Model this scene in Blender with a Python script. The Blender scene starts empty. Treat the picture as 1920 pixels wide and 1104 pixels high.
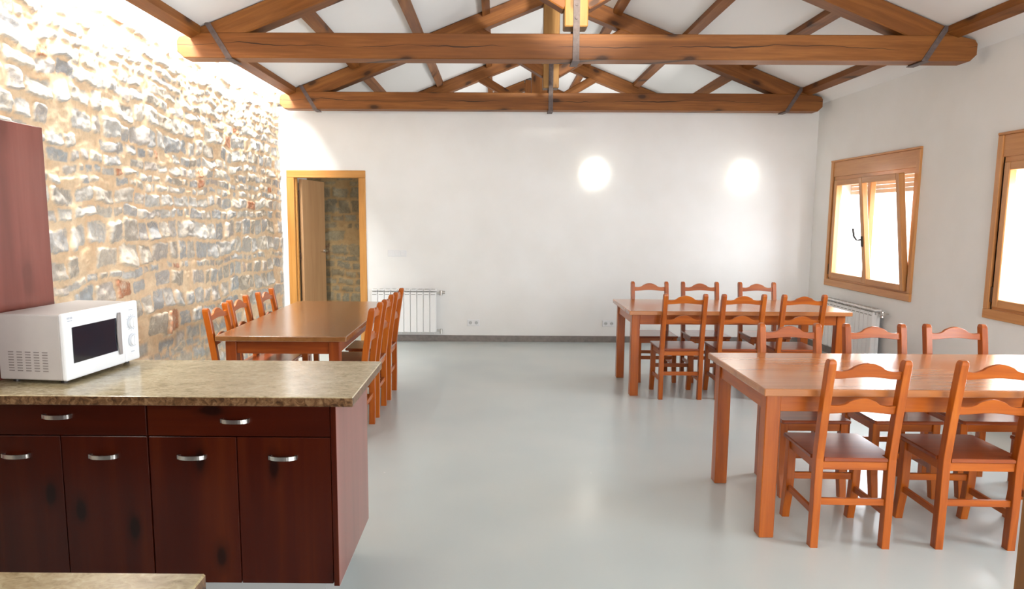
import bpy, bmesh, math, random
import numpy as np
from mathutils import Vector, Matrix

random.seed(7)
S = bpy.context.scene
COL = S.collection

# ------------------------------------------------------------------ camera
F_PX, W_PX = 1283.5, 1920.0
cam_d = bpy.data.cameras.new('camera')
cam = bpy.data.objects.new('camera', cam_d); COL.objects.link(cam)
cam_d.sensor_width = 36.0
cam_d.lens = F_PX / W_PX * 36.0
cam_d.shift_x = 34.93 / W_PX
cam_d.shift_y = 10.66 / W_PX
cam_d.clip_start = 0.05
ya, pi_, ro = -0.0051, 0.1210, 0.0057
fw = Vector((math.sin(ya)*math.cos(pi_), math.cos(ya)*math.cos(pi_), -math.sin(pi_)))
rt = Vector((math.cos(ya), -math.sin(ya), 0)); up = rt.cross(fw)
r2 = rt*math.cos(ro) + up*math.sin(ro); u2 = -rt*math.sin(ro) + up*math.cos(ro)
M = Matrix((r2, u2, -fw)).transposed().to_4x4(); M.translation = (0, 0, 1.5535)
cam.matrix_world = M
S.camera = cam

# ------------------------------------------------------------------ view / world / large lights
S.view_settings.view_transform = 'Standard'
S.view_settings.look = 'None'
S.view_settings.gamma = 1
S.view_settings.use_curve_mapping = False
S.view_settings.exposure = 0.68
w = bpy.data.worlds.new('world'); S.world = w; w.use_nodes = True
bg = w.node_tree.nodes['Background']
bg.inputs[0].default_value = (0.93, 0.96, 1.0, 1); bg.inputs[1].default_value = 2.2

def area(name, loc, direction, sx, sy, power, col=(1, 1, 1), spread=180):
    l = bpy.data.lights.new(name, 'AREA'); l.shape = 'RECTANGLE'; l.size = sx; l.size_y = sy
    l.energy = power; l.color = col; l.spread = math.radians(spread)
    o = bpy.data.objects.new(name, l); COL.objects.link(o)
    o.location = loc
    o.rotation_euler = Vector(direction).to_track_quat('-Z', 'Y').to_euler()
    return o

XL, XR, D, PEAKX = -2.65, 3.87, 8.48, 0.61
YF = -2.6                     # wall behind the camera
T1, T2, T3, T4 = 5.675, 8.245, 10.985, 13.6
def roof(x): return 4.2 - 0.395*abs(x-PEAKX)

# daylight through the two visible windows, plus fill added at an unseen third window and rear opening
area('daylight_window_far', (4.55, 7.21, 1.55), (-1, -0.15, -0.12), 1.6, 1.6, 62, (0.86, 0.93, 1))
area('daylight_window_near', (4.55, 4.56, 1.55), (-1, 0, -0.12), 1.6, 1.6, 135, (0.86, 0.93, 1))
area('fill_unseen_window', (4.55, 1.9, 1.55), (-1, 0, -0.12), 1.6, 1.6, 120, (0.90, 0.95, 1))  # unseen window light, added as fill
area('fill_behind_camera', (2.1, YF-0.45, 1.5), (-.1, 1, 0.1), 2.6, 2.6, 135, (1, 0.985, 0.96))  # unseen source added to light the room from behind
# skylight strip over the stone wall
for k, (a, b) in enumerate([(1.2, 3.2), (3.4, 5.55), (5.8, 8.12)]):
    area('skylight_strip_light', (-2.545, (a+b)/2, 3.20), (-0.16, 0, -1), b-a, 0.16, 78, (1, 0.985, 0.95)).rotation_euler = \
        (Matrix.Rotation(math.radians(9), 3, 'Y') @ Matrix.Rotation(math.radians(90), 3, 'Z')).to_euler()
area('next_room_fill', (2.6, 9.05, 1.9), (-1, 0, -0.1), 0.8, 1.2, 42, (1, 0.98, 0.95))  # unseen fill added for the door leaf and passage stone
area('next_room_roof_fill', (0.6, 12.0, 1.9), (0, 0, 1), 3.5, 2.0, 36, (1, 0.98, 0.95))  # unseen upward fill added to brighten the far roof bays

sp_d = bpy.data.lights.new('truss_fill_spot', 'SPOT'); sp_d.energy = 1250; sp_d.color = (1, .93, .78)  # unseen spot added to brighten king posts and tie centres
sp_d.spot_size = math.radians(21); sp_d.spot_blend = 1.0; sp_d.shadow_soft_size = .06
sp_o = bpy.data.objects.new('truss_fill_spot', sp_d); COL.objects.link(sp_o); sp_o.location = (0.82, 1.6, 3.05)
sp_o.rotation_euler = Vector((-.03, 1, .095)).to_track_quat('-Z', 'Y').to_euler()

# ------------------------------------------------------------------ materials
def lin(c):
    return tuple(((x/255)/12.92 if x/255 <= .04045 else ((x/255+.055)/1.055)**2.4) for x in c)
class N:
    def __init__(s, name):
        s.m = bpy.data.materials.new(name); s.m.use_nodes = True
        s.t = s.m.node_tree; s.n = s.t.nodes; s.l = s.t.links
        s.b = s.n['Principled BSDF']; s.out = s.n['Material Output']
    def new(s, ty, **kw):
        x = s.n.new(ty)
        for k, v in kw.items(): setattr(x, k, v)
        return x
    def link(s, a, b): s.l.new(a, b)
    def math(s, op, a, b=None, c=None):
        x = s.new('ShaderNodeMath', operation=op)
        for i, v in enumerate((a, b, c)):
            if v is None: continue
            if isinstance(v, (int, float)): x.inputs[i].default_value = v
            else: s.link(v, x.inputs[i])
        return x.outputs[0]
    def coords(s, scale=(1, 1, 1), rand=0.0, loc=(0, 0, 0)):
        tc = s.new('ShaderNodeTexCoord'); mp = s.new('ShaderNodeMapping')
        mp.inputs['Scale'].default_value = scale; mp.inputs['Location'].default_value = loc
        s.link(tc.outputs['Object'], mp.inputs['Vector'])
        if rand:
            oi = s.new('ShaderNodeObjectInfo'); v = s.new('ShaderNodeVectorMath', operation='ADD')
            m = s.math('MULTIPLY', oi.outputs['Random'], rand)
            s.link(mp.outputs[0], v.inputs[0]); s.link(m, v.inputs[1]); return v.outputs[0]
        return mp.outputs[0]
    def noise(s, vec, scale, detail=3, rough=.5, dist=0):
        x = s.new('ShaderNodeTexNoise'); x.inputs['Scale'].default_value = scale
        x.inputs['Detail'].default_value = detail; x.inputs['Roughness'].default_value = rough
        x.inputs['Distortion'].default_value = dist
        s.link(vec, x.inputs['Vector']); return x.outputs['Fac']
    def ramp(s, fac, stops):
        x = s.new('ShaderNodeValToRGB'); e = x.color_ramp.elements
        while len(e) > 1: e.remove(e[-1])
        e[0].position = stops[0][0]; e[0].color = (*stops[0][1], 1)
        for p, c in stops[1:]:
            q = e.new(p); q.color = (*c, 1)
        s.link(fac, x.inputs[0]); return x.outputs[0]
    def mix(s, fac, a, b, mode='MIX'):
        x = s.new('ShaderNodeMix', data_type='RGBA', blend_type=mode)
        for i, v in ((0, fac), (6, a), (7, b)):
            if isinstance(v, (int, float)): x.inputs[i].default_value = v
            elif isinstance(v, tuple): x.inputs[i].default_value = (*v, 1)
            else: s.link(v, x.inputs[i])
        return x.outputs[2]
    def bump(s, h, strength=.2, dist=.01):
        x = s.new('ShaderNodeBump'); x.inputs['Strength'].default_value = strength
        x.inputs['Distance'].default_value = dist
        s.link(h, x.inputs['Height']); s.link(x.outputs[0], s.b.inputs['Normal'])
    def col(s, c):
        if isinstance(c, tuple): s.b.inputs['Base Color'].default_value = (*c, 1)
        else: s.link(c, s.b.inputs['Base Color'])
    def set(s, rough=None, spec=None, metal=None, coat=None, coat_r=None):
        if rough is not None: s.b.inputs['Roughness'].default_value = rough
        if spec is not None: s.b.inputs['Specular IOR Level'].default_value = spec
        if metal is not None: s.b.inputs['Metallic'].default_value = metal
        if coat is not None: s.b.inputs['Coat Weight'].default_value = coat
        if coat_r is not None: s.b.inputs['Coat Roughness'].default_value = coat_r

def wood(name, dark, mid, light, axis, rough=.35, coat=.3, knots=0., crack=False, fine=60, rand=9., knot_scale=3.5, bands=0.0, spec=.35, flatk=False):
    """stained timber with the grain along the object's own axis"""
    k = N(name)
    sc = [1, 1, 1]; sc['XYZ'.index(axis)] = 0.06
    v = k.coords(tuple(sc), rand)
    n1 = k.noise(v, fine, 4, .6, .4); n2 = k.noise(v, fine*.2, 3, .5, .8)
    f = k.math('ADD', k.math('MULTIPLY', n1, .45), k.math('MULTIPLY', n2, .55))
    c = k.ramp(f, [(.30, dark), (.5, mid), (.70, light)])
    if bands:
        vb = k.coords(tuple(sc), rand)
        nb = k.noise(vb, bands, 1, .4, 0)
        c = k.mix(k.math('MULTIPLY', k.math('SUBTRACT', nb, .42), 3.5), c, tuple(x*.6 for x in dark), 'MIX') if False else \
            k.mix(k.ramp(nb, [(.38, (0, 0, 0)), (.62, (.75, .75, .75))]), c, light)
    if knots:
        s2 = [1, 1, 1]; s2['XYZ'.index(axis)] = .45
        v2 = k.coords(tuple(s2), rand)
        vo = k.new('ShaderNodeTexVoronoi')
        if flatk:
            vo.voronoi_dimensions = '2D'
            sp = k.new('ShaderNodeSeparateXYZ'); cb = k.new('ShaderNodeCombineXYZ'); k.link(v2, sp.inputs[0])
            k.link(k.math('ADD', sp.outputs[0], k.math('MULTIPLY', sp.outputs[1], .9)), cb.inputs[0]); k.link(sp.outputs[2], cb.inputs[1]); v2 = cb.outputs[0]
        vo.inputs['Scale'].default_value = knot_scale; k.link(v2, vo.inputs['Vector'])
        wob = k.noise(v2, 22, 2)
        d = k.math('ADD', vo.outputs['Distance'], k.math('MULTIPLY', wob, .06))
        kn = k.ramp(d, [(.085, (knots, knots, knots)), (.125, (knots*.40,)*3), (.20, (0, 0, 0))])
        c = k.mix(kn, c, tuple(x*.30 for x in dark))
    if crack:
        tc = k.new('ShaderNodeTexCoord'); sx = k.new('ShaderNodeSeparateXYZ'); k.link(tc.outputs['Object'], sx.inputs[0])
        vx = k.coords((1, 0, 0)); na = k.noise(vx, .9, 4, .6)
        nm = k.noise(k.coords((1, 0, 0), 0, (5.3, 0, 0)), 1.3, 1)
        off = k.math('MULTIPLY', k.math('SUBTRACT', na, .5), .16)
        dd = k.math('ABSOLUTE', k.math('SUBTRACT', sx.outputs[2], off))
        th = k.math('MULTIPLY', k.math('SUBTRACT', nm, .40), .022)
        ck = k.math('LESS_THAN', dd, th)
        c = k.mix(k.math('MULTIPLY', ck, .85), c, tuple(x*.12 for x in dark))
    k.col(c); k.set(rough=rough, coat=coat, coat_r=.18, spec=spec)
    k.bump(n1, .06, .004)
    return k.m

def plain(name, c, rough=.5, metal=0, spec=.5, noise=0.0, nscale=20, coat=0):
    k = N(name)
    if noise:
        v = k.coords(); n = k.noise(v, nscale, 4)
        k.col(k.ramp(n, [(.3, tuple(x*(1-noise) for x in c)), (.7, tuple(min(1, x*(1+noise)) for x in c))]))
    else: k.col(c)
    k.set(rough=rough, metal=metal, spec=spec, coat=coat, coat_r=.1); return k.m

MAT = {}
# chairs and tables: orange-red varnished pine
ORG = ((.22, .040, .002), (.38, .082, .004), (.50, .130, .008))
for ax in 'XYZ':
    MAT['pine'+ax] = wood('orange_pine_'+ax, *ORG, ax, rough=.34, coat=.25, knots=.35, fine=45, knot_scale=4)
    MAT['seat'+ax] = wood('seat_pine_'+ax, (.16, .030, .007), (.25, .048, .010), (.33, .075, .016), ax, rough=.28, coat=.6, fine=40)
    MAT['top'+ax] = wood('tabletop_pine_'+ax, (.36, .125, .038), (.46, .175, .058), (.54, .23, .085), ax, rough=.26, coat=.6, fine=30, knots=.15)
    MAT['beam'+ax] = wood('beam_pine_'+ax, (.125, .037, .006), (.200, .066, .010), (.31, .118, .024), ax, rough=.55, coat=.05, knots=.9, fine=34, knot_scale=3.6, flatk=True)
    MAT['cab'+ax] = wood('cabinet_mahogany_'+ax, (.014, .0013, .0002), (.038, .0036, .0004), (.085, .0135, .0012), ax, rough=.38, coat=.18, spec=.12, knots=.85, fine=9, knot_scale=4.2, flatk=True, bands=0)
    MAT['oak'+ax] = wood('window_oak_'+ax, (.45, .19, .060), (.55, .25, .085), (.62, .31, .12), ax, rough=.4, coat=.25, fine=50)
MAT['top_brown'] = wood('brown_tabletop_pine', (.150, .058, .016), (.21, .085, .026), (.27, .115, .040), 'Y', rough=.24, coat=.6, fine=30)
for ax in 'XYZ': MAT['pine_shaded'+ax] = wood('shaded_pine_'+ax, (.14, .022, .003), (.22, .040, .005), (.30, .070, .010), ax, rough=.34, coat=.3, knots=.3, fine=45, knot_scale=4)  # pine darkened: the left table's weaker light is put into the colour
MAT['panel'] = wood('mahogany_window_sheen', (.13, .030, .020), (.21, .055, .038), (.30, .095, .070), 'Z', rough=.35, coat=.6, spec=.3, knots=.35, fine=9, knot_scale=2.4, flatk=True)  # mahogany lightened: grazing window sheen is put into the colour
MAT['kingZ'] = wood('pale_king_post_pine', (.22, .095, .022), (.33, .165, .045), (.44, .24, .075), 'Z', rough=.55, coat=.05, knots=.6, fine=34, knot_scale=4.5, flatk=True)
MAT['tie'] = wood('cracked_beam_pine', (.125, .037, .006), (.200, .066, .010), (.31, .118, .024), 'X', rough=.55, coat=.05, knots=.9, fine=34, knot_scale=3.6, flatk=True, crack=True)
MAT['doorZ'] = wood('door_frame_oak', (.44, .19, .040), (.54, .25, .060), (.60, .31, .09), 'Z', rough=.4, coat=.25, fine=50)
MAT['doorX'] = wood('door_head_oak', (.44, .19, .040), (.54, .25, .060), (.60, .31, .09), 'X', rough=.4, coat=.25, fine=50)
MAT['leaf'] = wood('door_leaf_oak', (.36, .19, .085), (.44, .25, .12), (.50, .30, .15), 'Z', rough=.45, coat=.1, fine=30)
MAT['post'] = wood('dark_post_pine', (.17, .060, .006), (.24, .090, .010), (.30, .12, .016), 'Z', rough=.4, coat=.2, fine=30)

k = N('white_plaster'); v = k.coords(); n = k.noise(v, 2.2, 3)
k.col(k.ramp(n, [(.3, (.80, .795, .775)), (.7, (.84, .84, .83))])); k.set(rough=.7, spec=.25)
k.bump(k.noise(v, 60, 3), .05, .003); MAT['plaster'] = k.m
k = N('white_ceiling'); k.col((.80, .80, .795)); k.set(rough=.8, spec=.2)
k.bump(k.noise(k.coords(), 40, 2), .03, .003); MAT['ceiling'] = k.m

k = N('polished_concrete'); v = k.coords((1, 1, 1)); n = k.noise(v, .8, 1, .4, .0); n2 = k.noise(v, 2.5, 1, .4)
c = k.ramp(k.math('ADD', k.math('MULTIPLY', n, .7), k.math('MULTIPLY', n2, .3)),
           [(.30, (.475, .535, .535)), (.5, (.52, .575, .565)), (.70, (.57, .605, .58))])
vo = k.new('ShaderNodeTexVoronoi'); vo.inputs['Scale'].default_value = 2.3; k.link(k.coords(), vo.inputs['Vector'])
c = k.mix(k.ramp(vo.outputs['Distance'], [(.008, (.6, .6, .6)), (.018, (0, 0, 0))]), c, (.75, .76, .74))
k.col(c)
k.set(rough=.27, spec=.5, coat=.2, coat_r=.12); MAT['floor'] = k.m

def granite(name):
    k = N(name); v = k.coords((1, 1.6, 1)); a = k.noise(v, 34, 6, .65, 1.2); b = k.noise(v, 9, 4, .6, .8)
    c = k.ramp(k.math('ADD', k.math('MULTIPLY', a, .6), k.math('MULTIPLY', b, .4)),
               [(.34, (.20, .145, .070)), (.45, (.33, .265, .15)), (.54, (.42, .35, .21)), (.64, (.52, .46, .31))])
    k.col(c); k.set(rough=.17, spec=.5); return k.m
MAT['granite'] = granite('beige_granite')
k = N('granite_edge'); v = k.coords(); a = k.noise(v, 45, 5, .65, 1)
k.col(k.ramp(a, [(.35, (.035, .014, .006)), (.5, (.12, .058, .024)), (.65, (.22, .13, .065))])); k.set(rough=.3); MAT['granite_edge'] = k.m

MAT['steel'] = plain('brushed_steel', (.62, .60, .57), .28, 1)
MAT['strap'] = plain('aged_iron_strap', (.12, .09, .085), .6, .15, noise=.25, nscale=30)
MAT['white_enamel'] = plain('white_enamel', (.80, .80, .80), .35, noise=.01)
MAT['mw'] = plain('microwave_white', (.80, .82, .84), .3)
MAT['mw_side'] = plain('microwave_casing_shaded', (.47, .44, .42), .4, noise=.02)  # casing greyed, shade of its dim side put into the colour
MAT['mw_recess_shade'] = plain('microwave_recess_shade', (.30, .27, .26), .4)  # grey stands for the shade in the door-grip recess
MAT['mw_dark'] = plain('microwave_dark_glass', (.012, .013, .022), .12, coat=.4)
MAT['mw_slot'] = plain('vent_slot_grey', (.22, .19, .18), .6)
MAT['mark'] = plain('grey_marking', (.38, .42, .50), .5)
MAT['knob_ring'] = plain('knob_pale_grey', (.62, .65, .70), .4)
MAT['slot'] = plain('radiator_slot_grey', (.30, .30, .28), .7)
MAT['tile'] = plain('grey_brown_tile', (.20, .175, .16), .4, noise=.15, nscale=25)
MAT['plinth'] = plain('grey_plinth', (.42, .42, .42), .35, .3)
MAT['black'] = plain('black_metal', (.03, .025, .022), .4, .4)
MAT['hinge'] = plain('dark_bronze', (.09, .05, .03), .4, .6)
MAT['socket'] = plain('socket_white', (.78, .79, .80), .35)
MAT['socket_well'] = plain('socket_well_grey', (.50, .52, .52), .5)
MAT['shutter'] = plain('beige_shutter', (.62, .53, .42), .6, noise=.04)
MAT['outside'] = plain('pale_outside_render', (.80, .80, .78), .9)
k = N('lit_frosted_glass'); k.col((.9, .9, .88)); k.b.inputs['Emission Color'].default_value = (1, .95, .84, 1)
k.b.inputs['Emission Strength'].default_value = 3.2; MAT['lamp'] = k.m

k = N('window_glass'); k.n.remove(k.b)
tr = k.new('ShaderNodeBsdfTransparent'); gl = k.new('ShaderNodeBsdfGlossy'); gl.inputs['Roughness'].default_value = .02
fr = k.new('ShaderNodeLayerWeight'); fr.inputs[0].default_value = .12; mx = k.new('ShaderNodeMixShader')
k.link(k.math('MULTIPLY', k.math('POWER', fr.outputs['Facing'], 3.0), .5), mx.inputs[0]); k.link(tr.outputs[0], mx.inputs[1]); k.link(gl.outputs[0], mx.inputs[2])
k.link(mx.outputs[0], k.out.inputs[0]); MAT['glass'] = k.m

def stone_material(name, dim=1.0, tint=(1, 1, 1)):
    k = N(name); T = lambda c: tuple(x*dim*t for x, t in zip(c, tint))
    st = k.new('ShaderNodeAttribute', attribute_name='stone'); tn = k.new('ShaderNodeAttribute', attribute_name='tone')
    v = k.coords(); a = k.noise(v, 26, 5, .65, .5); b = k.noise(v, 5, 4, .6)
    sc = k.ramp(tn.outputs['Fac'], [(0, T((.36, .36, .36))), (.15, T((.46, .46, .45))), (.32, T((.42, .36, .29))), (.48, T((.56, .55, .52))), (.62, T((.48, .42, .37))), (.76, T((.40, .42, .43))), (.88, T((.60, .54, .45))), (.965, T((.50, .45, .40))), (.975, T((.50, .21, .11))), (1, T((.52, .21, .11)))])
    sc = k.mix(k.ramp(a, [(.38, (.75,)*3), (.58, (0,)*3)]), sc, k.mix(.5, sc, T((.30, .24, .17))))
    a2 = k.noise(k.coords((1, 1, 1), 0, (3, 3, 3)), 13, 5, .7, 1.0)
    sc = k.mix(k.ramp(a2, [(.50, (0,)*3), (.66, (.75,)*3)]), sc, T((.70, .60, .46)))
    mo = k.ramp(b, [(.3, T((.74, .51, .31))), (.7, T((.84, .66, .45)))])
    mo = k.mix(k.ramp(a, [(.35, (.35,)*3), (.6, (0,)*3)]), mo, T((.50, .36, .23)))
    k.col(k.mix(st.outputs['Fac'], mo, sc)); k.set(rough=.85, spec=.25)
    k.bump(k.noise(v, 70, 5, .7), .5, .006); return k.m
MAT['stone'] = stone_material('rubble_stone')
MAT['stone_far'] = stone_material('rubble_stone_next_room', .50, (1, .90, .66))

# ------------------------------------------------------------------ mesh helpers
def box(bm, x0, x1, y0, y1, z0, z1, bev=0.0, seg=1, mi=0):
    r = bmesh.ops.create_cube(bm, size=1.0)
    vs = r['verts']
    for vv in vs:
        vv.co = Vector(((x0+x1)/2 + vv.co.x*(x1-x0), (y0+y1)/2 + vv.co.y*(y1-y0), (z0+z1)/2 + vv.co.z*(z1-z0)))
    fs = {f for vv in vs for f in vv.link_faces}
    for f in fs: f.material_index = mi
    if bev:
        es = list({e for vv in vs for e in vv.link_edges})
        bmesh.ops.bevel(bm, geom=es, offset=bev, segments=seg, profile=.5, affect='EDGES')
    return bm
def prism(bm, pts, a0, a1, axis='Y', mi=0, bev=0):
    """extrude a closed 2-D outline between a0 and a1 along axis"""
    def P(u, v, a):
        return {'Y': (u, a, v), 'X': (a, u, v), 'Z': (u, v, a)}[axis]
    A = [bm.verts.new(P(u, v, a0)) for u, v in pts]; B = [bm.verts.new(P(u, v, a1)) for u, v in pts]
    n = len(pts); fs = [bm.faces.new(A), bm.faces.new(B[::-1])]
    for i in range(n): fs.append(bm.faces.new([A[i], B[i], B[(i+1) % n], A[(i+1) % n]][::-1]))
    for f in fs: f.material_index = mi
    bmesh.ops.recalc_face_normals(bm, faces=fs)
    if bev:
        es = [e for e in {e for f in fs[:2] for e in f.edges}]
        bmesh.ops.bevel(bm, geom=es, offset=bev, segments=1, affect='EDGES')
    return bm
def sweep(bm, path, hw, hd, bev=.15):
    """square-section bar through path points: hw half size across x, hd half size across y (sections stay horizontal)"""
    rings = []
    for (x, y, z, *s) in path:
        a = hw*(s[0] if s else 1); b = hd*(s[0] if s else 1); c = min(a, b)*bev
        o = [(-a+c, -b), (a-c, -b), (a, -b+c), (a, b-c), (a-c, b), (-a+c, b), (-a, b-c), (-a, -b+c)]
        rings.append([bm.verts.new((x+u, y+vv, z)) for u, vv in o])
    for i in range(len(rings)-1):
        for j in range(8):
            bm.faces.new([rings[i][j], rings[i][(j+1) % 8], rings[i+1][(j+1) % 8], rings[i+1][j]])
    bm.faces.new(rings[0][::-1]); bm.faces.new(rings[-1])
    return bm
def cyl(bm, c, r, h, axis='Z', seg=24, r2=None, mi=0):
    g = bmesh.ops.create_cone(bm, cap_ends=True, segments=seg, radius1=r, radius2=r if r2 is None else r2, depth=h)
    R = {'Z': Matrix.Identity(3), 'X': Matrix.Rotation(math.pi/2, 3, 'Y'), 'Y': Matrix.Rotation(-math.pi/2, 3, 'X')}[axis]
    for vv in g['verts']: vv.co = R @ vv.co + Vector(c)
    for f in {f for vv in g['verts'] for f in vv.link_faces}: f.material_index = mi
def obj(name, bm, mat, parent=None, smooth=False):
    me = bpy.data.meshes.new(name)
    if isinstance(bm, bmesh.types.BMesh):
        bm.normal_update(); bm.to_mesh(me); bm.free()
    for m in (mat if isinstance(mat, (list, tuple)) else [mat]): me.materials.append(MAT[m])
    if smooth: me.polygons.foreach_set('use_smooth', [True]*len(me.polygons))
    o = bpy.data.objects.new(name, me); COL.objects.link(o)
    if parent: o.parent = parent
    return o
def bmn(): return bmesh.new()
def B(*a, **k): return box(bmn(), *a, **k)
def tag(o, label, cat, group=None):
    o['label'] = label; o['category'] = cat
    if group: o['group'] = group
    return o
def thing(name, label, cat, loc=(0, 0, 0), rz=0, group=None):
    o = bpy.data.objects.new(name, None); COL.objects.link(o); o.empty_display_size = .1
    o.location = loc; o.rotation_euler = (0, 0, rz)
    return tag(o, label, cat, group)
def struct(name, bm, mat, label=None, parent=None):
    o = obj(name, bm, mat, parent)
    if parent is None:
        o['kind'] = 'structure'
        if label: o['label'] = label
    return o
def sempty(name, label):
    o = bpy.data.objects.new(name, None); COL.objects.link(o); o['kind'] = 'structure'; o['label'] = label; return o
def dup(root, loc, rz, label, group):
    r = root.copy(); COL.objects.link(r); r.location = loc; r.rotation_euler = (0, 0, rz)
    r['label'] = label; r['group'] = group
    for ch in list(root.children):
        c = ch.copy(); COL.objects.link(c); c.parent = r
        for g in ch.children:
            d = g.copy(); COL.objects.link(d); d.parent = c
    return r

# ------------------------------------------------------------------ stone walling (real relief)
def vnoise(x, y, seed):
    xi = np.floor(x).astype(np.int64); yi = np.floor(y).astype(np.int64); fx = x-xi; fy = y-yi
    def h(a, b):
        n = (a*374761393 + b*668265263 + seed*1442695041) & 0x7fffffff
        n = ((n ^ (n >> 13))*1274126177) & 0x7fffffff
        return ((n ^ (n >> 16)) & 0xffff)/65535.0
    fx = fx*fx*(3-2*fx); fy = fy*fy*(3-2*fy)
    return (h(xi, yi)*(1-fx)+h(xi+1, yi)*fx)*(1-fy) + (h(xi, yi+1)*(1-fx)+h(xi+1, yi+1)*fx)*fy
def fbm(x, y, seed, o=4):
    s = 0; a = .5
    for i in range(o): s = s + a*vnoise(x*2**i, y*2**i, seed+i); a *= .5
    return s
def stone_grid(us, vs, seed, relief=.8):
    U, V = np.meshgrid(us, vs, indexing='ij')
    wu = U + .075*(fbm(U*5, V*5, seed+31, 4)-.45)
    wv = V + .13*(fbm(U*1.7, V*1.1, seed+5, 3)-.4) + .085*(fbm(U*4.2, V*3.5, seed+9, 4)-.45)
    rng = np.random.RandomState(seed)
    rows = [-.3]
    while rows[-1] < vs[-1]+.5: rows.append(rows[-1] + rng.choice([.075, .095, .12, .15, .18, .22], p=[.15, .25, .25, .18, .12, .05]))
    rows = np.array(rows); ri = np.clip(np.searchsorted(rows, wv)-1, 0, len(rows)-2)
    H = np.zeros_like(U); MK = np.zeros_like(U); TN = np.zeros_like(U)
    for r in range(len(rows)-1):
        m = ri == r
        if not m.any(): continue
        h = rows[r+1]-rows[r]; edges = [us[0]-.5]
        while edges[-1] < us[-1]+.6: edges.append(edges[-1] + h*rng.uniform(.9, 2.6) if h < .13 else edges[-1]+h*rng.uniform(.7, 1.7))
        edges = np.array(edges); n = len(edges)
        uu = wu[m]; vv = wv[m]; ci = np.clip(np.searchsorted(edges, uu)-1, 0, n-2)
        tone = rng.rand(n); lift = rng.uniform(.15, 1, n)**1.5*(rng.rand(n) > .09); lift = np.maximum(lift, .12*(lift > 0)); tx = rng.normal(0, .13, n); ty = rng.normal(-.03, .17, n)
        shrink = rng.uniform(.002, .013, n); low = rng.uniform(0, .10*h, n); high = rng.uniform(0, .14*h, n)
        e0 = edges[ci]; e1 = edges[ci+1]; cx = (e0+e1)/2; hx = (e1-e0)/2 - shrink[ci]
        z0 = rows[r]+low[ci]; z1 = rows[r+1]-high[ci]; cz = (z0+z1)/2; hz = (z1-z0)/2 - shrink[ci]*.5
        rad = np.minimum(hx, hz)*.38
        dx = np.abs(uu-cx)-hx+rad; dz = np.abs(vv-cz)-hz+rad
        sd = np.hypot(np.maximum(dx, 0), np.maximum(dz, 0))+np.minimum(np.maximum(dx, dz), 0)-rad
        sd = sd + .030*(fbm(uu*20, vv*20, seed+77, 4)-.45)
        inside = np.clip(-sd/.011, 0, 1); inside = inside*inside*(3-2*inside)
        face = lift[ci]*.024 + tx[ci]*(uu-cx) + ty[ci]*(vv-cz) + .034*(fbm(uu*14, vv*18, seed+3, 4)-.45)
        H[m] = inside*np.clip(face, -.014, .055); MK[m] = np.clip(inside*1.5-.15, 0, 1)*(lift[ci] > 0); TN[m] = tone[ci]
    H = H + .020*(fbm(U*12, V*12, seed+50, 4)-.45) + .030*(fbm(U*1.3, V*1.3, seed+60, 2)-.4)
    return U, V, H*relief, MK, TN
def grid_mesh(name, P, MK, TN, mat):
    nu, nv = MK.shape
    me = bpy.data.meshes.new(name)
    idx = np.arange(nu*nv).reshape(nu, nv)
    q = np.stack([idx[:-1, :-1], idx[1:, :-1], idx[1:, 1:], idx[:-1, 1:]], -1).reshape(-1, 4)
    me.vertices.add(nu*nv); me.vertices.foreach_set('co', P.reshape(-1).astype(np.float32))
    me.loops.add(q.size); me.loops.foreach_set('vertex_index', q.reshape(-1).astype(np.int32))
    me.polygons.add(len(q)); me.polygons.foreach_set('loop_start', (np.arange(len(q))*4).astype(np.int32))
    try: me.polygons.foreach_set('loop_total', np.full(len(q), 4, dtype=np.int32))
    except Exception: pass
    me.update(calc_edges=True); me.validate()
    for nme, arr in (('stone', MK), ('tone', TN)):
        a = me.attributes.new(nme, 'FLOAT', 'POINT'); a.data.foreach_set('value', arr.reshape(-1).astype(np.float32))
    me.materials.append(MAT[mat])
    me.polygons.foreach_set('use_smooth', [True]*len(me.polygons))
    return me

us = np.concatenate([np.arange(YF, 3.35, .06), np.arange(3.35, D+.010, .0100)])
vs = np.concatenate([np.arange(0, .6, .03), np.arange(.6, 3.02, .0100)])
U, V, H, MK, TN = stone_grid(us, vs, 11)
P = np.stack([XL - .018 + H, U, V], -1)
me = grid_mesh('wall_left', P, MK, TN, 'stone')
bm = bmn(); bm.from_mesh(me)
box(bm, XL-.40, XL-.055, YF, D+.15, 0, 3.02)
bm.to_mesh(me); bm.free()
wl = bpy.data.objects.new('wall_left', me); COL.objects.link(wl); wl['kind'] = 'structure'

# ------------------------------------------------------------------ room shell
YB = 15.0
struct('floor', B(XL-.4, XR+.4, YF-.3, YB, -.12, 0), 'floor')
# ceiling: right slope, left slope stops short of the stone wall for the skylight strip
bm = bmn()
def slab(bm, xa, xb, y0, y1, t=.10):
    za, zb = roof(xa)+.004, roof(xb)+.004
    prism(bm, [(xa, za), (xb, zb), (xb, zb+t), (xa, za+t)], y0, y1, 'Y')
slab(bm, PEAKX, XR+.35, YF-.3, YB); slab(bm, -2.40, PEAKX, YF-.3, YB)
slab(bm, XL-.4, -2.40, D, YB); slab(bm, XL-.4, XL-.02, YF-.3, D); slab(bm, XL-.02, -2.40, YF-.3, 1.1)
struct('ceiling', bm, 'ceiling')
# partition wall with the doorway, it stops just under the tie beam of the second truss
bm = bmn(); WT = .14; PT = 2.86
DX0, DX1, DZ = -2.50, -1.69, 2.035
box(bm, XL-.03, DX0, D, D+WT, 0, PT); box(bm, DX1, XR+.05, D, D+WT, 0, PT); box(bm, DX0, DX1, D, D+WT, DZ, PT)
struct('wall_back', bm, 'plaster')
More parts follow.
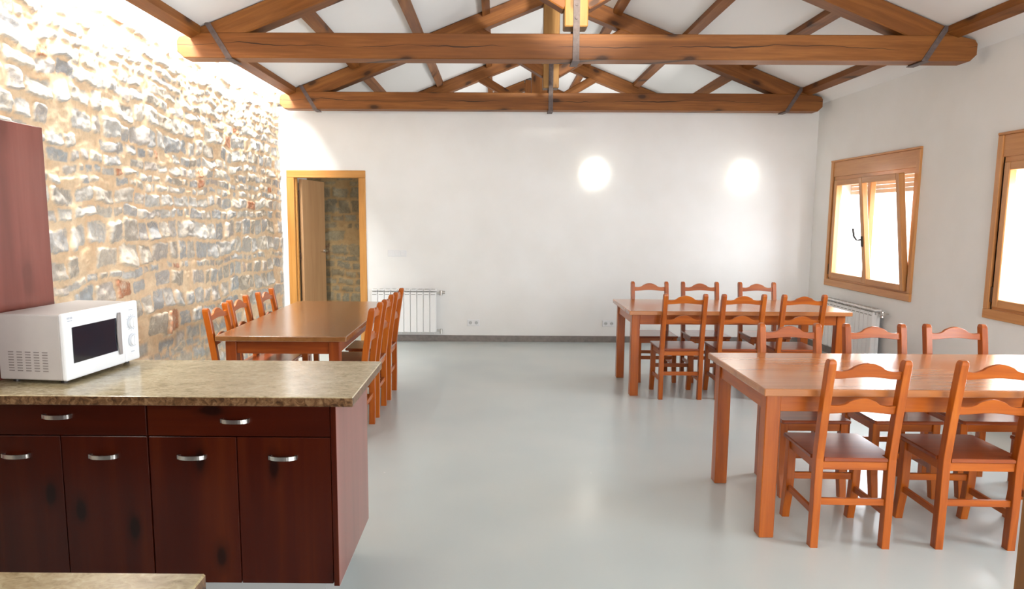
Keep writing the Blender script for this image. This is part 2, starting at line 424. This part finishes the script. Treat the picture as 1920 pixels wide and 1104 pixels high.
# right wall with window openings
WINS = [(6.44, 7.98), (3.79, 5.33), (1.13, 2.67)]; WZ0, WZ1 = .86, 2.15
bm = bmn(); ys = [YF-.3] + [q for a, b in sorted(WINS) for q in (a, b)] + [YB]
for i in range(0, len(ys), 2): box(bm, XR, XR+.30, ys[i], ys[i+1], 0, 3.0)
for a, b in WINS:
    box(bm, XR, XR+.30, a, b, 0, WZ0); box(bm, XR, XR+.30, a, b, WZ1, 3.0)
struct('wall_right', bm, 'plaster')
bm = bmn()   # wall behind the camera; its wide opening is added for the fill light
box(bm, XL-.3, .8, YF-.2, YF, 0, 4.3); box(bm, 3.4, XR+.3, YF-.2, YF, 0, 4.3); box(bm, .8, 3.4, YF-.2, YF, 2.8, 4.3)
struct('wall_front', bm, 'plaster')
# the room beyond the partition
struct('wall_far', B(XL-.3, XR+.3, YB-.2, YB, 0, 4.4), 'plaster')
struct('wall_next_room_left', B(XL-.3, XL, D+.15, YB, 0, 3.0), 'plaster')
us2 = np.arange(XL-.05, -.6, .02); vs2 = np.arange(0, 2.62, .02)
U, V, H, MK, TN = stone_grid(us2, vs2, 23)
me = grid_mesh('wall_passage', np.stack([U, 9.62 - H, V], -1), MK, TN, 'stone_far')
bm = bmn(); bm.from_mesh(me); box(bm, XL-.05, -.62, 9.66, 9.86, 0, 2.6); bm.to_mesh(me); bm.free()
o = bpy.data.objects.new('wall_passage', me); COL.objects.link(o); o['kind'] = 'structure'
# skirting tiles
struct('baseboard_back', B(-1.60, XR-.004, D-.014, D-.0005, 0, .078, bev=.002), 'tile')
struct('baseboard_right', B(XR-.014, XR-.0005, YF, D-.016, 0, .078, bev=.002), 'tile')
# skylight strip over the stone wall
sk = sempty('window_4', 'narrow glazed skylight strip in the roof slope above the stone wall')
z0, z1 = roof(-2.66)+.05, roof(-2.40)+.05
bm = bmn(); prism(bm, [(-2.67, z0), (-2.40, z1), (-2.40, z1+.006), (-2.67, z0+.006)], 1.1, D, 'Y'); obj('pane', bm, 'glass', sk)

# ------------------------------------------------------------------ door
dr = sempty('door_1', 'open oak door in the white partition wall')
for a, b in ((-2.582, -2.492), (-1.700, -1.615)): obj('door_frame', B(a, b, D-.016, D+WT+.01, 0, 2.0175, bev=.004), 'doorZ', dr)
obj('frame_head', B(-2.582, -1.615, D-.0165, D+WT+.01, 2.018, 2.106, bev=.004), 'doorX', dr)
for a in (-2.492, -1.714): obj('door_stop', B(a, a+.014, D+.05, D+.09, 0, 2.0175), 'doorZ', dr)
leaf = obj('door_leaf', B(0.006, .775, -.02, .02, .01, 2.01, bev=.003), 'leaf', dr)
leaf.location = (-2.468, D+WT+.035, 0); leaf.rotation_euler = (0, 0, math.radians(83.5))
bm = bmn(); cyl(bm, (.715, -.030, 1.08), .024, .02, 'Y'); cyl(bm, (.715, -.052, 1.08), .009, .05, 'Y'); box(bm, .60, .722, -.080, -.068, 1.071, 1.089, bev=.004)
obj('handle', bm, 'steel', leaf)
for z in (.25, 1.05, 1.82):
    bm = bmn(); cyl(bm, (-2.479, D+WT+.008, z), .008, .09); obj('hinge', bm, 'hinge', dr)

# ------------------------------------------------------------------ windows (right wall)
def window(idx, y0, y1, label, tilt=False):
    """y0..y1 outer trim; oak frame, roller-shutter box, two sashes"""
    r = sempty('window_%d' % idx, label)
    X = XR
    # architrave on the wall
    t0 = X-.022; zt, zb = 2.215, .785; tw = .055
    for q in (y0, y1-tw): obj('window_frame', B(t0, X+.03, q, q+tw, zb+.0755, zt-.0205, bev=.004), 'oakZ', r)
    obj('frame_rail', B(t0-.001, X+.03, y0, y1, zb, zb+.075, bev=.004), 'oakY', r)
    obj('frame_rail', B(t0-.004, X+.03, y0, y1, zt-.02, zt, bev=.004), 'oakY', r)
    obj('shutter_box', B(X-.012, X+.10, y0+tw, y1-tw, 2.03, zt-.02, bev=.003), 'oakY', r)
    # fixed frame inside the opening
    a, b = y0+tw, y1-tw; c0, c1 = zb+.07, 2.03
    for q in (a, b-.045): obj('jamb', B(X+.0, X+.07, q, q+.045, c0+.035, c1-.05), 'oakZ', r)
    obj('head', B(X+.0, X+.07, a, b, c1-.05, c1), 'oakY', r); obj('window_sill', B(X+.0, X+.07, a, b, c0, c0+.035), 'oakY', r)
    mid = (a+b)/2 + (.0 if not tilt else -.03)
    def sash(ya_, yb_, tilted):
        w_ = yb_-ya_; h_ = (c1-.04)-(c0+.025)
        s = .062
        so = obj('sash', B(-.045, .012, 0, s, 0, h_, bev=.006), 'oakZ', r)
        obj('sash_stile', B(-.045, .012, w_-s, w_, 0, h_, bev=.006), 'oakZ', so)
        for q in (0, h_-s): obj('sash_rail', B(-.044, .012, s, w_-s, q, q+s, bev=.004), 'oakY', so)
        obj('pane', B(-.022, -.016, s-.008, w_-s+.008, s-.008, h_-s+.008), 'glass', so)
        so.location = (X+.028 if not tilted else X+.012, ya_, c0+.025)
        if tilted: so.rotation_euler = (0, -math.radians(6.3), 0)
        return so, h_
    far, h_ = sash(mid, b-.03, False)
    near, h_ = sash(a+.03, mid-.004, tilt)
    # lever handle on the closing stile
    hb = bmn(); hy = (mid-.004)-(a+.03)-.03; hz = .47
    box(hb, -.058, -.045, hy-.014, hy+.014, hz-.075, hz+.035, bev=.004)
    cyl(hb, (-.068, hy, hz), .009, .03, 'X', 12)
    sweep(hb, [(-.085, hy, hz-.01), (-.10, hy+.01, hz+.0), (-.115, hy+.03, hz+.04), (-.118, hy+.035, hz+.12)], .008, .008)
    obj('handle', hb, 'black', near)
    for q in (b-.022, a-.004): obj('hinge', B(X-.012, X+.004, q, q+.026, c0+.06, c0+.18, bev=.003), 'hinge', r)
    # rolled-down edge of the shutter outside the glass
    bm = bmn(); z = 2.05
    while z > 1.83:
        box(bm, X+.19, X+.205, a, b, z-.042, z, bev=.004); z -= .045
    obj('shutter', bm, 'shutter', r)
    obj('outer_sill', B(X+.08, X+.36, a-.02, b+.02, c0-.03, c0+.005), 'outside', r)
    return r
window(1, 6.37, 8.05, 'oak window over the side radiator with its right sash tilted open', tilt=True)
window(2, 3.72, 5.40, 'oak window cut by the right edge of the view, sashes closed')
window(3, 1.06, 2.74, 'unseen oak window added at the kitchen end of the right wall for fill light')  # window not in view, added together with its fill light

# ------------------------------------------------------------------ roof trusses
def bar(name, p0, p1, wy, hz, mat, parent, bev=.008, end0=0, end1=0):
    """timber from p0 to p1 (x,z) centre line, wy across the room depth, hz deep; the grain runs along it"""
    d = math.hypot(p1[0]-p0[0], p1[1]-p0[1]); a = math.atan2(p1[1]-p0[1], p1[0]-p0[0])
    bm = bmn(); box(bm, -d/2, d/2, -wy/2, wy/2, -hz/2, hz/2, bev=bev)
    for v_ in bm.verts:
        if v_.co.x < -d/2+.03 and end0: v_.co.x += end0*(v_.co.z/hz)
        if v_.co.x > d/2-.03 and end1: v_.co.x += end1*(v_.co.z/hz)
    o = obj(name, bm, mat, parent)
    o.location = ((p0[0]+p1[0])/2, 0, (p0[1]+p1[1])/2); o.rotation_euler = (0, -a, 0)
    return o
HALF = 3.15
def truss(y, label, full=True):
    t = thing('roof_truss', label, 'truss', (PEAKX, y, 0), 0, 'roof trusses')
    W = .17; zb, zt = 2.79, 2.985
    # tie beam with corners cut to the roof slope
    bm = bmn()
    e = HALF; zc = roof(PEAKX+e)-.004
    pts = [(-e, zb+.05), (-e+.05, zb), (e-.05, zb), (e, zb+.05), (e, zc-.03), (e-.02, zc), (e-.16, zt), (-e+.16, zt), (-e+.02, zc), (-e, zc-.03)]
    prism(bm, [(u, v-2.8875) for u, v in pts], -W/2, W/2, 'Y', bev=.006)
    o = obj('tie_beam', bm, 'tie', t); o.location = (0, 0, 2.8875)
    dv = .19; ca = math.cos(math.atan(.395)); hh = dv*ca
    for s in (-1, 1):
        # centre line lies dv/2 under the roof line
        x0, x1 = .085, 2.98
        p0 = (s*x0, 4.2-.395*x0-dv/2-.002); p1 = (s*x1, 4.2-.395*x1-dv/2-.002)
        a, b = (p0, p1) if s > 0 else (p1, p0)
        bar('rafter', a, b, W-.012, hh, 'beamX', t)
        # strut from the king-post foot to the rafter
        q0 = (s*.07, 3.22); q1 = (s*.93, 3.22+.58*.86)
        a, b = (q0, q1) if s > 0 else (q1, q0)
        bar('strut', a, b, W-.03, .115, 'beamX', t)
        # iron strap binding rafter heel and tie beam
        bm = bmn()
        xa, xb = s*2.90, s*2.735
        za, zb2 = roof(PEAKX+abs(xa))+.0, zb-.006
        for yy in (-W/2-.008, W/2+.001):
            pts = [(xa-.024, za), (xa+.024, za), (xb+.024, zb2), (xb-.024, zb2)]
            prism(bm, pts, yy, yy+.007, 'Y')
        box(bm, xb-.03, xb+.03, -W/2-.03, W/2+.012, zb2-.008, zb2, bev=.002)
        obj('strap', bm, 'strap', t)
    # king post hanging clear of the tie beam
    bm = bmn(); box(bm, -.092, .092, -W/2, W/2, -.60, .52, bev=.008)
    kp = obj('king_post', bm, 'kingZ' if y < 9 else 'beamZ', t); kp.location = (0, 0, 3.64)
    bm = bmn()
    for yy in (-W/2-.010, W/2+.002): box(bm, -.026, .026, yy, yy+.008, zb-.012, 3.42, bev=.001)
    box(bm, -.03, .03, -W/2-.02, W/2+.012, zb-.02, zb-.008, bev=.001)
    hs = obj('hanger_strap', bm, 'strap', t)
    for z in (3.10, 3.20, 3.32):
        bm = bmn(); cyl(bm, (0, -W/2-.014, z), .012, .012, 'Y', 8); obj('bolt', bm, 'strap', hs)
    return t
truss(T1, 'large varnished timber roof truss nearest the camera with iron straps')
truss(T2, 'smaller looking timber roof truss resting along the top of the white partition wall')
truss(T3, 'dark timber roof truss seen above the white partition, in the space behind it')
truss(T4, 'most distant timber roof truss, glimpsed behind the others through the gable opening')

ORD = {0: 'lowest', 1: 'second lowest', 2: 'third', 3: 'topmost'}
def purlin(xc, y0, y1, order, side, where, h=.085, w_=.085):
    bm = bmn(); s = 1 if xc > PEAKX else -1
    zc = roof(xc)
    sl = -.395*s
    pts = [(-w_/2, -sl*w_/2*-1*-1 if False else -w_/2*sl*-1*-1), (w_/2, w_/2*sl), (w_/2, w_/2*sl-h), (-w_/2, -w_/2*sl-h)]
    pts[0] = (-w_/2, -w_/2*sl)
    prism(bm, pts, -(y1-y0)/2, (y1-y0)/2, 'Y', bev=.003)
    o = obj('ceiling_purlin', bm, 'beamY'); o.location = (xc, (y0+y1)/2, zc)
    tag(o, '%s purlin on the %s ceiling slope, %s' % (ORD[order], side, where), 'beam', 'ceiling purlins')
hw = .086
for y0, y1, where in ((YF+.01, T1-hw, 'in front of the nearest truss'), (T1+hw, T2-hw, 'between the two nearest trusses'), (T2+hw, T3-hw, 'just beyond the white partition'), (T3+hw, T4-hw, 'far behind the partition')):
    for i, x in enumerate((-2.388, -1.645, -.892, -.142)): purlin(x, y0, y1, i, 'left', where, .060)
    for i, x in enumerate((3.555, 2.845, 2.122, 1.352)): purlin(x, y0, y1, i, 'right', where, .055)

# ------------------------------------------------------------------ furniture
def chair_proto():
    t = thing('dining_chair', '', 'chair')
    hx = .1675
    def post(s):
        b = bmn()
        sweep(b, [(s*hx, .004, 0), (s*hx, 0, .20), (s*hx, 0, .44), (s*hx, -.022, .62), (s*hx, -.050, .80), (s*hx, -.068, .905), (s*hx, -.070, .918, .86), (s*hx, -.071, .924, .62)], .018, .022, .12)
        return b
    for s in (-1, 1): obj('rear_leg', post(s), 'pineZ', t)
    for s in (-1, 1):
        b = bmn()
        sweep(b, [(s*hx, .345, 0, .92), (s*hx, .336, .06, .95), (s*hx, .322, .13, 1.0), (s*hx, .314, .22), (s*hx, .312, .424)], .020, .022, .12)
        obj('front_leg', b, 'pineZ', t)
    # seat board with notches round the posts
    b = bmn(); hw_ = .192
    pts = [(-.146, -.02), (.146, -.02), (.146, .026), (hw_, .026), (hw_, .352), (.182, .362), (-.182, .362), (-hw_, .352), (-hw_, .026), (-.146, .026)]
    prism(b, pts, .426, .446, 'Z', bev=.004); obj('seat', b, 'seatX', t)
    obj('seat_rail', B(-.15, .15, -.012, .010, .385, .4255, bev=.002), 'pineX', t)
    obj('seat_rail', B(-.148, .148, .302, .322, .375, .4255, bev=.002), 'pineX', t)
    for s in (-1, 1): obj('side_rail', B(s*hx-.009, s*hx+.009, .02, .295, .378, .4255, bev=.002), 'pineY', t)
    def slat(z_e, z_bot, rise, y, lean):
        b = bmn(); n = 20; top = []; bot = []
        for i in range(n+1):
            x = -.152+.304*i/n; u = abs(x)/.152
            bumpv = rise*max(0, (math.cos(math.pi*min(1, u/.82))+1)/2) - .006*math.sin(math.pi*u)*(u > .45)
            top.append((x, z_e+bumpv)); bot.append((x, z_bot+.010*(math.cos(math.pi*u)+1)/2))
        prism(b, top+bot[::-1], -.009, .009, 'Y', bev=.002)
        o = obj('back_slat', b, 'pineX', t); 
        for v_ in o.data.vertices: v_.co.y += y + lean*(v_.co.z-z_bot)
    slat(.872, .832, .036, -.055, -.17)
    slat(.704, .662, .034, -.028, -.16)
    b = bmn(); box(b, -.15, .15, -.009, .009, .211, .243, bev=.002); obj('stretcher', b, 'pineX', t)
    b = bmn(); box(b, -.15, .15, .305, .323, .216, .250, bev=.002); obj('stretcher', b, 'pineX', t)
    for s in (-1, 1):
        b = bmn(); box(b, s*hx-.009, s*hx+.009, .02, .30, .152, .184, bev=.002); obj('stretcher', b, 'pineY', t)
    return t
PROTO = chair_proto(); _used = [False]
def chair(x, y, deg, label, group, jit=0):
    rz = math.radians(deg+jit)
    if not _used[0]:
        _used[0] = True; PROTO.location = (x, y, 0); PROTO.rotation_euler = (0, 0, rz); PROTO['label'] = label; PROTO['group'] = group; return PROTO
    return dup(PROTO, (x, y, 0), rz, label, group)
def table(x0, x1, y0, y1, label, along='X', top=None, fr='pine'):
    cx, cy = (x0+x1)/2, (y0+y1)/2; t = thing('dining_table', label, 'table', (cx, cy, 0), 0, 'long wooden dining tables')
    a, b = (x1-x0)/2, (y1-y0)/2
    obj('tabletop', B(-a, a, -b, b, .724, .76, bev=.005, seg=2), top or 'top'+along, t)
    ix, iy = (.032, .055) if along == 'X' else (.055, .032)
    for sx in (-1, 1):
        for sy in (-1, 1):
            xx = sx*(a-ix-.036); yy = sy*(b-iy-.036)
            obj('leg', B(xx-.036, xx+.036, yy-.036, yy+.036, 0, .7235, bev=.004), fr+'Z', t)
    lx, ly = a-ix-.0725, b-iy-.0725
    for sy in (-1, 1):
        yy = sy*(b-iy-.022); obj('apron', B(-lx, lx, yy-.012, yy+.012, .635, .7235, bev=.002), fr+'X', t)
    for sx in (-1, 1):
        xx = sx*(a-ix-.022); obj('apron', B(xx-.012, xx+.012, -ly, ly, .635, .7235, bev=.002), fr+'Y', t)
    return t
table(1.259, 3.166, 3.142, 4.014, 'nearest wooden dining table on the right, cut by the view edge, chairs tucked in')
table(1.140, 3.050, 5.822, 6.685, 'far wooden dining table on the right, standing before the white back wall and side radiator')
table(-1.868, -.995, 4.463, 6.366, 'brown wooden dining table beside the stone wall, standing end-on behind the kitchen counter', 'Y', 'top_brown', 'pine_shaded')

G1, G2 = 'chairs on the near side of the nearest right table', 'chairs on the far side of the nearest right table'
chair(1.683, 3.112, 0, 'orange pine chair seen from behind, at the left end of the nearest table', G1, -1.5)
chair(2.272, 3.105, 0, 'orange pine chair seen from behind, second along the front of the nearest table', G1, -1.5)
chair(2.86, 3.105, 0, 'orange pine chair mostly cut off by the right view edge, at the nearest table', G1)
chair(1.775, 4.045, 180, 'orange pine chair facing us across the nearest table, leftmost of that side', G2)
chair(2.288, 4.045, 180, 'orange pine chair facing us across the nearest table, back before the side radiator', G2)
chair(2.778, 4.050, 180, 'orange pine chair facing us across the nearest table, the one closest to the right wall', G2)
G3, G4 = 'chairs on the near side of the far right table', 'chairs on the far side of the far right table'
chair(1.582, 5.775, 0, 'orange pine chair on the near side of the far table, leftmost, whole frame in view', G3)
chair(2.072, 5.775, 0, 'orange pine chair on the near side of the far table, middle of its three', G3)
chair(2.572, 5.765, 0, 'orange pine chair on the near side of the far table, nearest the right wall', G3)
chair(1.520, 6.730, 180, 'orange pine chair behind the far table against the white wall, leftmost there', G4)
chair(2.020, 6.730, 180, 'orange pine chair behind the far table against the white wall, middle of the three', G4)
chair(2.585, 6.725, 180, 'orange pine chair behind the far table, nearest the tilted window', G4)
G5, G6 = 'chairs along the open side of the left table', 'chairs between the left table and the stone wall'
chair(-.930, 4.845, 90, 'reddish pine chair on the aisle side of the left table, nearest the kitchen counter', G5)
chair(-.925, 5.350, 90, 'reddish pine chair on the aisle side of the left table, middle of the row', G5)
chair(-.915, 5.862, 90, 'reddish pine chair on the aisle side of the left table, nearest the white radiator', G5)
chair(-1.912, 4.775, -90, 'reddish pine chair between left table and stone wall, nearest the kitchen counter', G6)
chair(-1.935, 5.245, -90, 'reddish pine chair between left table and stone wall, middle of the row', G6)
chair(-1.912, 5.800, -90, 'reddish pine chair between left table and stone wall, nearest the open door', G6)

# wooden post at the right edge
p = obj('wooden_post', B(1.292, 1.400, 1.50, 1.62, 0, roof(1.40)-.005, bev=.006), 'post')
tag(p, 'dark brown wooden post close to the camera at the lower right corner', 'post')

# ------------------------------------------------------------------ kitchen peninsula
def pull(parent, x, y, z, wd=.105):
    b = bmn(); n = 12; A = []; Bq = []
    for i in range(n+1):
        u = -1+2*i/n; xx = u*wd/2; d = .026*(1-u*u)**.5*.9+.004
        A.append((xx, -d)); Bq.append((xx*.94, -d+.004 if abs(u) < .999 else -.0))
    prism(b, A+Bq[::-1], -.0075, .0075, 'Z')
    box(b, -wd/2, -wd/2+.010, -.012, 0, -.0075, .0075); box(b, wd/2-.010, wd/2, -.012, 0, -.0075, .0075)
    o = obj('handle', b, 'steel', parent); o.location = (x, y, z); return o
YC0, YC1 = 2.450, 3.040
def base_unit(x0, x1, label, doors, hd, side_panel=False):
    t = thing('base_cabinet', label, 'cabinet', ((x0+x1)/2, YC0, 0), 0, 'kitchen base cabinets under the counter')
    ox = (x0+x1)/2
    obj('body', B(x0-ox, x1-ox, .02, YC1-YC0, .165, .862), 'cabZ', t)
    g = .0018
    dw = obj('drawer', B(x0-ox+g, x1-ox-g, 0, .019, .742, .860, bev=.0015), 'cabX', t)
    pull(dw, hd[0]-ox, 0, hd[1])
    xs = doors
    for (a, b_, hx_) in xs:
        d = obj('door', B(a-ox+g, b_-ox-g, 0, .019, .166, .738, bev=.0015), 'cabZ', t)
        pull(d, hx_-ox, 0, .664)
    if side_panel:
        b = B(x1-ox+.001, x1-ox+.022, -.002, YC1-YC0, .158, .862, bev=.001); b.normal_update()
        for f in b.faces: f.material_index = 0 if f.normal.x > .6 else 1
        obj('side_panel', b, ['panel', 'cabZ'], t)['label'] = 'end panel with window sheen put into its colour'
    return t
base_unit(-1.290, -.612, 'dark mahogany base cabinet at the open end of the counter, one drawer and two doors',
          [(-1.290, -.962, -1.128), (-.962, -.612, -.789)], (-.962, .803), True)
base_unit(-1.940, -1.292, 'dark mahogany base cabinet under the microwave, one drawer over two doors',
          [(-1.940, -1.616, -1.782), (-1.616, -1.292, -1.457)], (-1.620, .815))
tag(obj('plinth', B(-1.94, -.655, YC0+.045, YC1-.02, 0, .160), 'plinth'), 'grey plinth running along the floor under the mahogany cabinets', 'plinth')
def worktop(x0, x1, y0, y1, label):
    b = bmn(); box(b, x0, x1, y0, y1, .864, .900, bev=.003)
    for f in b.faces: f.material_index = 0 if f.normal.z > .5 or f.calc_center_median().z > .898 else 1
    o = obj('worktop', b, ['granite', 'granite_edge']); return tag(o, label, 'worktop')
worktop(-1.965, -.521, 2.420, 3.050, 'speckled beige granite worktop of the kitchen peninsula, microwave standing on it')
worktop(-2.60, -.532, .55, 1.187, 'corner of a second beige granite worktop in the near lower left corner')
t = thing('base_cabinet', 'mahogany cabinet under the near granite worktop at the lower left corner', 'cabinet', (-1.6, .60, 0))
obj('body', B(-.97, 1.03, 0, .55, .16, .862), 'cabX', t); obj('base_plinth', B(-.95, .98, .04, .50, 0, .16), 'plinth', t)
t = thing('tall_cabinet', 'tall reddish wooden cabinet against the stone wall behind the microwave', 'cabinet', (-2.28, 2.70, 0))
obj('body', B(-.27, .285, -.33, .318, 0, 1.925), 'cabZ', t)
obj('door', B(.287, .308, -.33, .318, .10, 1.926, bev=.002), 'panel', t)  # door colour carries the same window sheen

# ------------------------------------------------------------------ microwave
mw = thing('microwave_oven', 'white microwave oven with dark window and two round knobs, on the granite worktop', 'microwave', (-1.657, 2.572, .900), math.radians(83.5))
# local: +X along the front (width), -Y is out of the front ... front plane at y=0, body behind (+Y)
Wm, Dm, Hm, Fz = .452, .285, .262, .014
obj('body', B(.004, Wm-.004, .018, Dm, Fz, Fz+Hm-.004, bev=.006, seg=2), 'mw_side', mw)
dr_ = obj('door', B(0, .352, -.004, .018, Fz, Fz+Hm, bev=.007, seg=2), 'mw', mw)
cp = obj('control_panel', B(.3535, Wm, -.002, .018, Fz, Fz+Hm, bev=.007, seg=2), 'mw', mw)
obj('door_window', B(.040, .302, -.0055, .0, Fz+.062, Fz+.205, bev=.002), 'mw_dark', dr_)
n = 14; bm = bmn(); A = []; Bq = []
for i in range(n+1):
    z = Fz+.045+(.18)*i/n; u = -1+2*i/n
    A.append((.306-.010*(1-u*u), z)); Bq.append((.322, z))
prism(bm, A+Bq[::-1], -.014, -.0045, 'Y', bev=.003); obj('handle', bm, 'mw_recess_shade', dr_)  # grip strip, recess shade painted in as grey
for z in (Fz+.170, Fz+.092):
    bm = bmn(); cyl(bm, (.402, -.005, z), .029, .006, 'Y', 32, mi=0)
    kn = obj('knob', bm, 'knob_ring', cp)
    bm = bmn(); cyl(bm, (.402, -.011, z), .023, .008, 'Y', 32); box(bm, .3965, .4075, -.021, -.013, z-.021, z+.021, bev=.003)
    obj('knob_grip', bm, 'mw', kn)
bm = bmn()
for k_ in range(12):
    a_ = math.radians(-60+k_*300/11)
    for zc in (Fz+.170,): box(bm, .402+math.sin(a_)*.034-.0012, .402+math.sin(a_)*.034+.0012, -.0032, -.001, zc+math.cos(a_)*.034-.0012, zc+math.cos(a_)*.034+.0012)
box(bm, .392, .412, -.003, -.001, Fz+.040, Fz+.043); box(bm, .390, .414, -.003, -.001, Fz+.225, Fz+.2275)
obj('dial_marks', bm, 'mark', cp)
bm = bmn()   # small printed mark in the corner of the door (illegible in the photo)
for i, x in enumerate((.020, .0275, .035, .0425)): box(bm, x, x+.005, -.0048, -.003, Fz+.238, Fz+.246, bev=.0008)
box(bm, .022, .046, -.0048, -.003, Fz+.2300, Fz+.2325)
obj('printed_mark', bm, 'mark', dr_)
bm = bmn()   # louvre slots on the side facing the camera (local -X face)
for c_ in range(5):
    for r_ in range(8):
        y = .075+c_*.036; z = Fz+.035+r_*.0105
        if c_ > 0 or r_ > -1: box(bm, .0025, .0045, y, y+.022, z, z+.0034)
obj('vent', bm, 'mw_slot', mw)
for x in (.04, Wm-.04):
    for y in (.04, Dm-.04):
        bm = bmn(); cyl(bm, (x, y, .0072), .012, .0140, 'Z', 12); obj('foot', bm, 'black', mw)

# ------------------------------------------------------------------ radiators
def radiator(label, loc, rz, n, valve=1):
    r = thing('radiator', label, 'radiator', loc, rz, 'white sectional radiators')
    p_ = .080; H_ = .575; x0 = 0
    for i in range(n):
        b = bmn(); x = i*p_
        box(b, x+.002, x+.078, -.050, .0, .045, H_-.055, bev=.006)          # front panel
        box(b, x+.030, x+.050, .0, .045, .02, H_-.01)                          # web
        box(b, x+.002, x+.078, -.030, .045, H_-.022, H_, bev=.006)           # top head
        box(b, x+.004, x+.076, -.048, -.020, H_-.062, H_-.030, bev=.004)
        cyl(b, (x+.04, .015, .06), .022, .078, 'X', 12); cyl(b, (x+.04, .015, H_-.05), .022, .078, 'X', 12)
        s = obj('section', b, 'white_enamel', r)
        b = bmn(); box(b, x+.014, x+.066, -.0505, -.040, H_-.031, H_-.024); box(b, x+.014, x+.066, -.0515, -.045, H_-.066, H_-.057)
        box(b, x+.016, x+.064, -.024, .034, H_-.0005, H_+.0012)
        obj('grille_slot', b, 'slot', s)
    e = n*p_
    b = bmn(); cyl(b, (e+.025, .015, H_-.05), .012, .05, 'X', 12); cyl(b, (e+.055, .015, H_-.045), .020, .060, 'Z', 12); cyl(b, (e+.085, .015, H_-.040), .017, .04, 'X', 12); cyl(b, (e+.055, .045, H_-.04), .010, .06, 'Y', 10)
    obj('valve', b, 'steel', r)
    b = bmn(); cyl(b, (e+.02, .015, .06), .012, .05, 'X', 12); cyl(b, (e+.055, .015, .05), .018, .055, 'Z', 12); cyl(b, (e+.055, .045, .04), .010, .06, 'Y', 10)
    obj('valve', b, 'steel', r)
    for x in (p_*1.5, p_*(n-1.5)):
        for z in (.12, H_-.12): obj('bracket', B(x-.01, x+.01, .045, .076, z, z+.04), 'white_enamel', r)
    return r
radiator('white ten-section radiator on the back wall behind the left table chairs', (-1.545, D-.086, .088), 0, 10)
radiator('white sectional radiator on the right wall under the tilted window', (XR-.086, 7.80, .088), -math.pi/2, 13)

# ------------------------------------------------------------------ sockets, switch, wall lamps
def socket(x, z, label):
    t = thing('wall_socket', label, 'socket', (x, D, z), 0, 'double sockets low on the back wall')
    obj('cover_plate', B(-.078, .078, -.010, -.0005, -.041, .041, bev=.003), 'socket', t)
    for s in (-1, 1):
        b = bmn(); cyl(b, (s*.037, -.0108, 0), .021, .003, 'Y', 24); o = obj('socket_well', b, 'socket_well', t)
        b = bmn(); cyl(b, (s*.037-.009, -.013, 0), .003, .002, 'Y', 10); cyl(b, (s*.037+.009, -.013, 0), .003, .002, 'Y', 10); obj('pin_hole', b, 'black', o)
socket(-.292, .238, 'white double socket low on the wall right of the back radiator')
socket(1.400, .238, 'white double socket low on the wall left of the far right table')
t = thing('switch_plate', 'white wall plate with rocker switches above the back radiator', 'switch', (-1.236, D, 1.10))
obj('cover_plate', B(-.115, .115, -.009, -.0005, -.041, .041, bev=.003), 'socket', t)
for i in (-1, 0, 1): obj('rocker', B(i*.07-.028, i*.07+.028, -.014, -.009, -.028, .028, bev=.003), 'socket', t)
def sconce(x, z, label):
    t = thing('wall_lamp', label, 'lamp', (x, D, z), 0, 'glowing round wall lamps')
    b = bmn(); cyl(b, (0, -.010, 0), .10, .019, 'Y', 32); obj('back_plate', b, 'white_enamel', t)
    b = bmn(); bmesh.ops.create_uvsphere(b, u_segments=32, v_segments=20, radius=.145)
    for v_ in list(b.verts):
        if v_.co.y > .001: v_.co.y = 0
        v_.co.y = v_.co.y*.62 - .018
        v_.co.z *= 1.05
    bmesh.ops.remove_doubles(b, verts=b.verts, dist=.0005)
    obj('glass_shade', b, 'lamp', t, smooth=True)
sconce(1.177, 2.088, 'glowing round wall lamp on the back wall, left one, nearer the room centre')
sconce(2.977, 2.065, 'glowing round wall lamp on the back wall, right one, above the far table')
